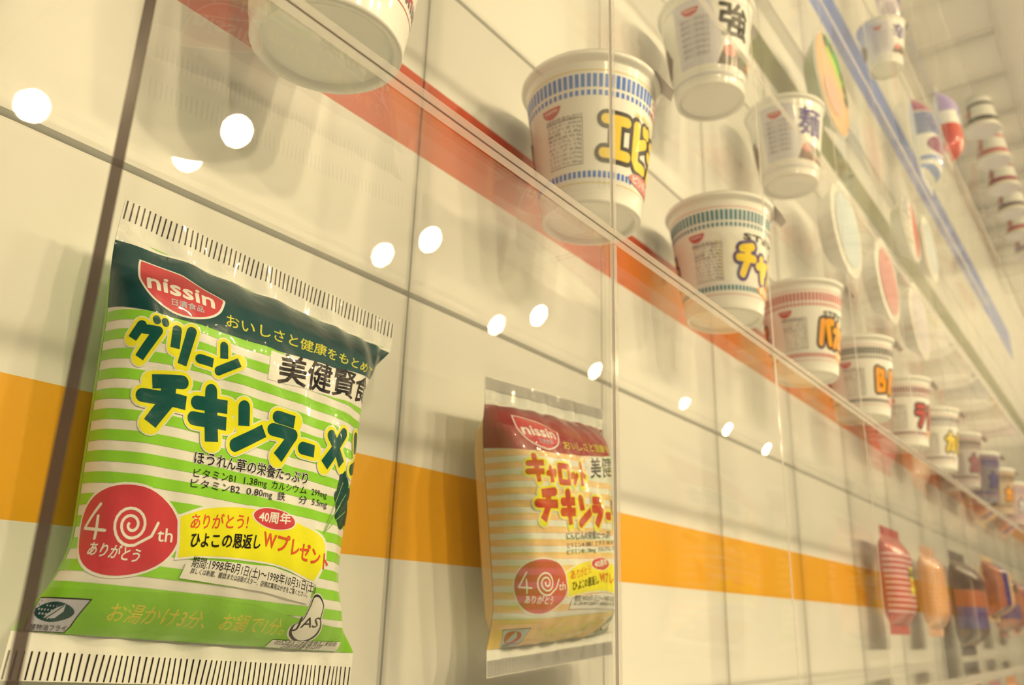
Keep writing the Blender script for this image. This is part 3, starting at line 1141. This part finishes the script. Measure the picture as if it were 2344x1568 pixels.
CONTENT[(1, 2)] = 'the foam cup seen from below'
foam_cup(W(.472, -.25, .290), 'white foam cup seen mostly from below at the top edge', dict(print=pr_first), 0, GC, .975)
CONTENT[(2, 2)] = 'the blue dashed foam cup'
foam_cup(W(1.478, -.25, .320), 'white foam cup with blue dashed bands and yellow lettering', dict(print=classic_print(BLUEP, 'エビチリ', YEL, BLACKP, '', 'ピリ辛チリ', shrimp=True)), 0, GC, .935)
CONTENT[(3, 2)] = 'the teal dashed foam cup'
foam_cup(W(2.448, -.25, .314), 'white foam cup with teal dashed bands and STEW lettering', dict(print=classic_print(TEALP, 'チャカ', YEL, PURP, 'STEW', '味', .19, ORANP), tab=math.radians(24)), 0, GC, .925)
CONTENT[(4, 2)] = 'the coral dashed foam cup'
foam_cup(W(3.395, -.25, .314), 'white foam cup with coral dashed bands and orange lettering', dict(print=classic_print(CORAL, 'バカン', ORANP, BLACKP, 'STEW DE', '味', .19, ORANP)), 0, GC, .90)
CONTENT[(5, 2)] = 'the black dashed foam cup'
foam_cup(W(4.345, -.25, .314), 'white foam cup with black dashed bands and a big orange B', dict(print=classic_print(BLACKP, 'Bハ', ORANP, BLACKP, '', '味', .19, CORAL)), 0, GC, .90)
CONTENT[(6, 2)] = 'the maroon dashed foam cup'
foam_cup(W(5.295, -.25, .314), 'small looking foam cup with maroon bands and red lettering', dict(print=classic_print(paper('maroon_band', (140, 62, 54)), 'ラト', paper('letter_red', (190, 62, 46)), BLACKP, '', '味', .19, ORANP)), 0, GC, .90, lo=True)
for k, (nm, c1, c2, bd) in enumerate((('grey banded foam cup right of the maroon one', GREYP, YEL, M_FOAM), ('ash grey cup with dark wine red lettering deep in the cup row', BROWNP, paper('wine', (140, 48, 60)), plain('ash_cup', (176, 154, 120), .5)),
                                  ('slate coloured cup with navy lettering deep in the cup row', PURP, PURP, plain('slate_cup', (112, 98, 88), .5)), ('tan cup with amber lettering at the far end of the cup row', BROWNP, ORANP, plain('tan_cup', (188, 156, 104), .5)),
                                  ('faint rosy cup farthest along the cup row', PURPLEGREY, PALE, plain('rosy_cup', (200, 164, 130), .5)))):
    CONTENT[(7 + k, 2)] = 'the ' + nm
    foam_cup(W(6.245 + k * .9525, -.25, .314), nm, dict(print=classic_print(c1, 'カト', c2, BLACKP), body=bd), 0, GC, .90, lo=True)
GK = 'foam cups in the white row'
CONTENT[(3, 3)] = 'the nearer kanji cup'
foam_cup(W(2.424, -.25, 1.274), 'foam cup with one bold black kanji and a grey side label', dict(print=kanji_print('強', BLACKP), tab=math.radians(60)), 0, GK, .90)
CONTENT[(4, 3)] = 'the farther kanji cup'
foam_cup(W(3.40, -.25, 1.33), 'foam cup with blurred dark kanji right of the bold kanji cup', dict(print=kanji_print('麺', PURP), tab=math.radians(60)), 0, GK, .88)
pass


# ---------------------------------------------------------------- build: bowls
def bowl(loc, label, group, base, lidm, prints, r=.33, depth=.22, rot=None, hole=False):
    t = thing('noodle_bowl', loc, label, 'bowl', group, rot)
    r *= S; d = depth * S
    n = 48
    def prof_pts(prof):
        pts = []
        for rr, y in prof:
            pts += [(rr * math.cos(2 * math.pi * k / n), y, rr * math.sin(2 * math.pi * k / n)) for k in range(n)]
        return pts
    prof = [(r * .62, d), (r * .66, d * .97), (r * .78, d * .6), (r * .92, d * .15), (r * .97, .02 * d), (r * 1.0, 0), (r * 1.02, -.02 * d), (r * 1.0, -.05 * d)]
    m = MB()
    m.grid(prof_pts(prof), n, len(prof), base, True, False, True)
    m.add(prof_pts([prof[0]]), [tuple(range(n))], base)
    m.build('bowl_shell', t)
    l = MB()
    rings = [(r * 1.0, -.05 * d), (r * .97, -.075 * d), (r * .6, -.085 * d), (r * .3, -.09 * d)]
    l.grid(prof_pts(rings), n, 4, lidm, True, False, True)
    l.add(prof_pts([rings[-1]]), [tuple(range(n))[::-1]], lidm)
    def surf(s, tt):
        return (s * r, -.092 * d, tt * r), (0, -1, 0)
    p = Printer(l, surf, 5, 5, .0006, .0003, 1.0)
    prints(p)
    l.build('lid', t)
    wall_mount(t, d - .0004, -loc.y, None)
    return t


def lp_green(p):
    g1, g2, g3 = paper('bright_green', (50, 150, 44)), paper('acid', (180, 200, 40)), paper('melon', (224, 170, 96))
    p.ellipse((0, 0), .96, .96, g3, 40); p.next()
    p.poly([(.92 * math.cos(a), .92 * math.sin(a)) for a in [0.2 + k * .16 for k in range(11)]] + [(-.3, .60), (.15, .45), (.5, .25)], g2); p.next()
    p.poly([(.97 * math.cos(a), .97 * math.sin(a)) for a in [0.1 + k * .17 for k in range(12)]] + [(-.2, .80), (.3, .66), (.66, .40)], g1); p.next()
    for a in (.1, .4, .7, 1.5, 1.9):
        p.ellipse((.82 * math.cos(a), .82 * math.sin(a)), .11, .11, F_BLACK, 14)
    p.ellipse((-.1, -.3), .5, .35, paper('shrimp', (230, 160, 110)), 24)


def lp_striped(p):
    p.ellipse((0, 0), .96, .96, WHITEP, 40); p.next()
    for k in range(6):
        z = .72 - k * .26
        w = math.sqrt(max(0, .9 - z * z))
        p.poly([(-w, z), (-.15, z), (-.15, z + .12), (-w, z + .12)], BLACKP if k < 3 else paper('khaki', (170, 150, 90)))
    p.poly([(.20, -.85), (.55, -.70), (.85, -.25), (.92, .2), (.70, .6), (.35, .88), (.15, .90)], paper('bright_red', (214, 74, 52)))


def lp_plain(c):
    def f(p):
        p.ellipse((0, 0), .8, .8, c, 30)
    return f


GB = 'bowls in the olive band row'
CONTENT[(5, 4)] = 'the green bowl'
bowl(W(4.36, -.27, 2.50), 'round bowl with a green and melon coloured lid', GB, plain('pale_green_shell', (196, 190, 132), .4), PALE, lp_green, .35, .10)
CONTENT[(7, 4)] = 'the black and red striped bowl'
bowl(W(6.40, -.27, 2.32), 'round bowl with black dashes and a red side on its lid', GB, M_FOAM, WHITEP, lp_striped, .28, .11)
CONTENT[(8, 4)] = 'the pale turquoise bowl'
bowl(W(7.19, -.27, 2.45), 'pale turquoise lidded bowl right of the black and red striped bowl', GB, M_FOAM, WHITEP, lp_plain(paper('turq', (206, 206, 176))), .30, .11)
for ci, lab, c in ((5, 'white bowl with a pale turquoise lid, right of the kanji cups', paper('turq', (206, 206, 176))), (6, 'white bowl with a rosy lid in the white row', PINK), (7, 'white bowl with a sandy lid in the white row', PALE)):
    xc = (XB[ci] + XB[ci + 1]) / 2
    CONTENT[(ci, 3)] = 'the ' + lab.split(' in the')[0].split(', right')[0]
    bowl(W(xc, -.27, 1.47), lab, 'bowls in the white row', M_FOAM, WHITEP, lp_plain(c), .30, .11)
CONTENT[(7, 5)] = 'the dark striped bag and the cup below it'
foam_cup(W(6.05, -.31, 3.62), 'tan foam cup with a ringed base under the blue band', dict(print=kanji_print('辛', PURP)), 0, 'cups in the blue band row', .85, lo=True)

# ---------------------------------------------------------------- acrylic boxes on the wall and under the ceiling
for ri in range(len(ROWS)):
    c0 = {0: 6, 1: 0, 2: 0, 3: 1, 4: 3, 5: 4}[ri]
    c1 = {0: 12, 1: 17, 2: 15, 3: 10, 4: 9, 5: 11}[ri]
    for ci in range(c0, c1):
        make_box(ci, ri, ci == c1 - 1)

xc0 = 9.0
ROTC = Matrix.Rotation(math.pi, 4, 'X')
for k in range(9):
    xa = xc0 + k * .9525
    org = W(xa, -.5, 6.0)
    t = thing('display_box', org, 'clear acrylic box hung under the ceiling, %s from the near end' % ORD[k].replace('leftmost', 'first'), 'display box', 'clear acrylic boxes under the ceiling')
    w, d, hh = .473 * S, .49 * S, .58 * S
    tp = TP * S
    for nm, q in (('side_panel', (-w, -w + tp, -d, d)), ('side_panel', (w - tp, w, -d, d)), ('end_panel', (-w + tp, w - tp, -d, -d + tp)), ('end_panel', (-w + tp, w - tp, d - tp, d))):
        a = MB()
        a.box(q[0], q[1], q[2], q[3], -hh, -.0004, M_ACR)
        v = [(q[0], q[2], -hh - .0002), (q[1], q[2], -hh - .0002), (q[1], q[3], -hh - .0002), (q[0], q[3], -hh - .0002)]
        a.add(v, [(3, 2, 1, 0)], M_EDGE)
        a.build(nm, t)
    if k in (2, 3, 4, 5, 6, 7):
        lab = ['white cup with black bands hanging from the ceiling nearest', 'white cup with pink lettering hanging from the ceiling', 'white cup with wine red patch hanging from the ceiling',
               'white cup with grey bands hanging from the ceiling', 'white cup with coral bands hanging from the ceiling', 'white cup hanging from the ceiling farthest along'][k - 2]
        colr = [BLACKP, PINK, paper('wine', (140, 48, 60)), GREYP, CORAL, PURPLEGREY][k - 2]

        def pr(p, h, colr=colr):
            ring(p, h, colr, .70, .84); ring(p, h, YELLINE, .87, .89); ring(p, h, colr, .20, .30)
            p.next()
            big_word(p, h, 'トラト', -60, .38, 30, .26, 8, PINK, colr)
        c = foam_cup(W(xa, -.55, 5.995), lab, dict(print=pr), 0, 'cups hanging from the ceiling', .95, rot=ROTC, lo=True, peg=False)
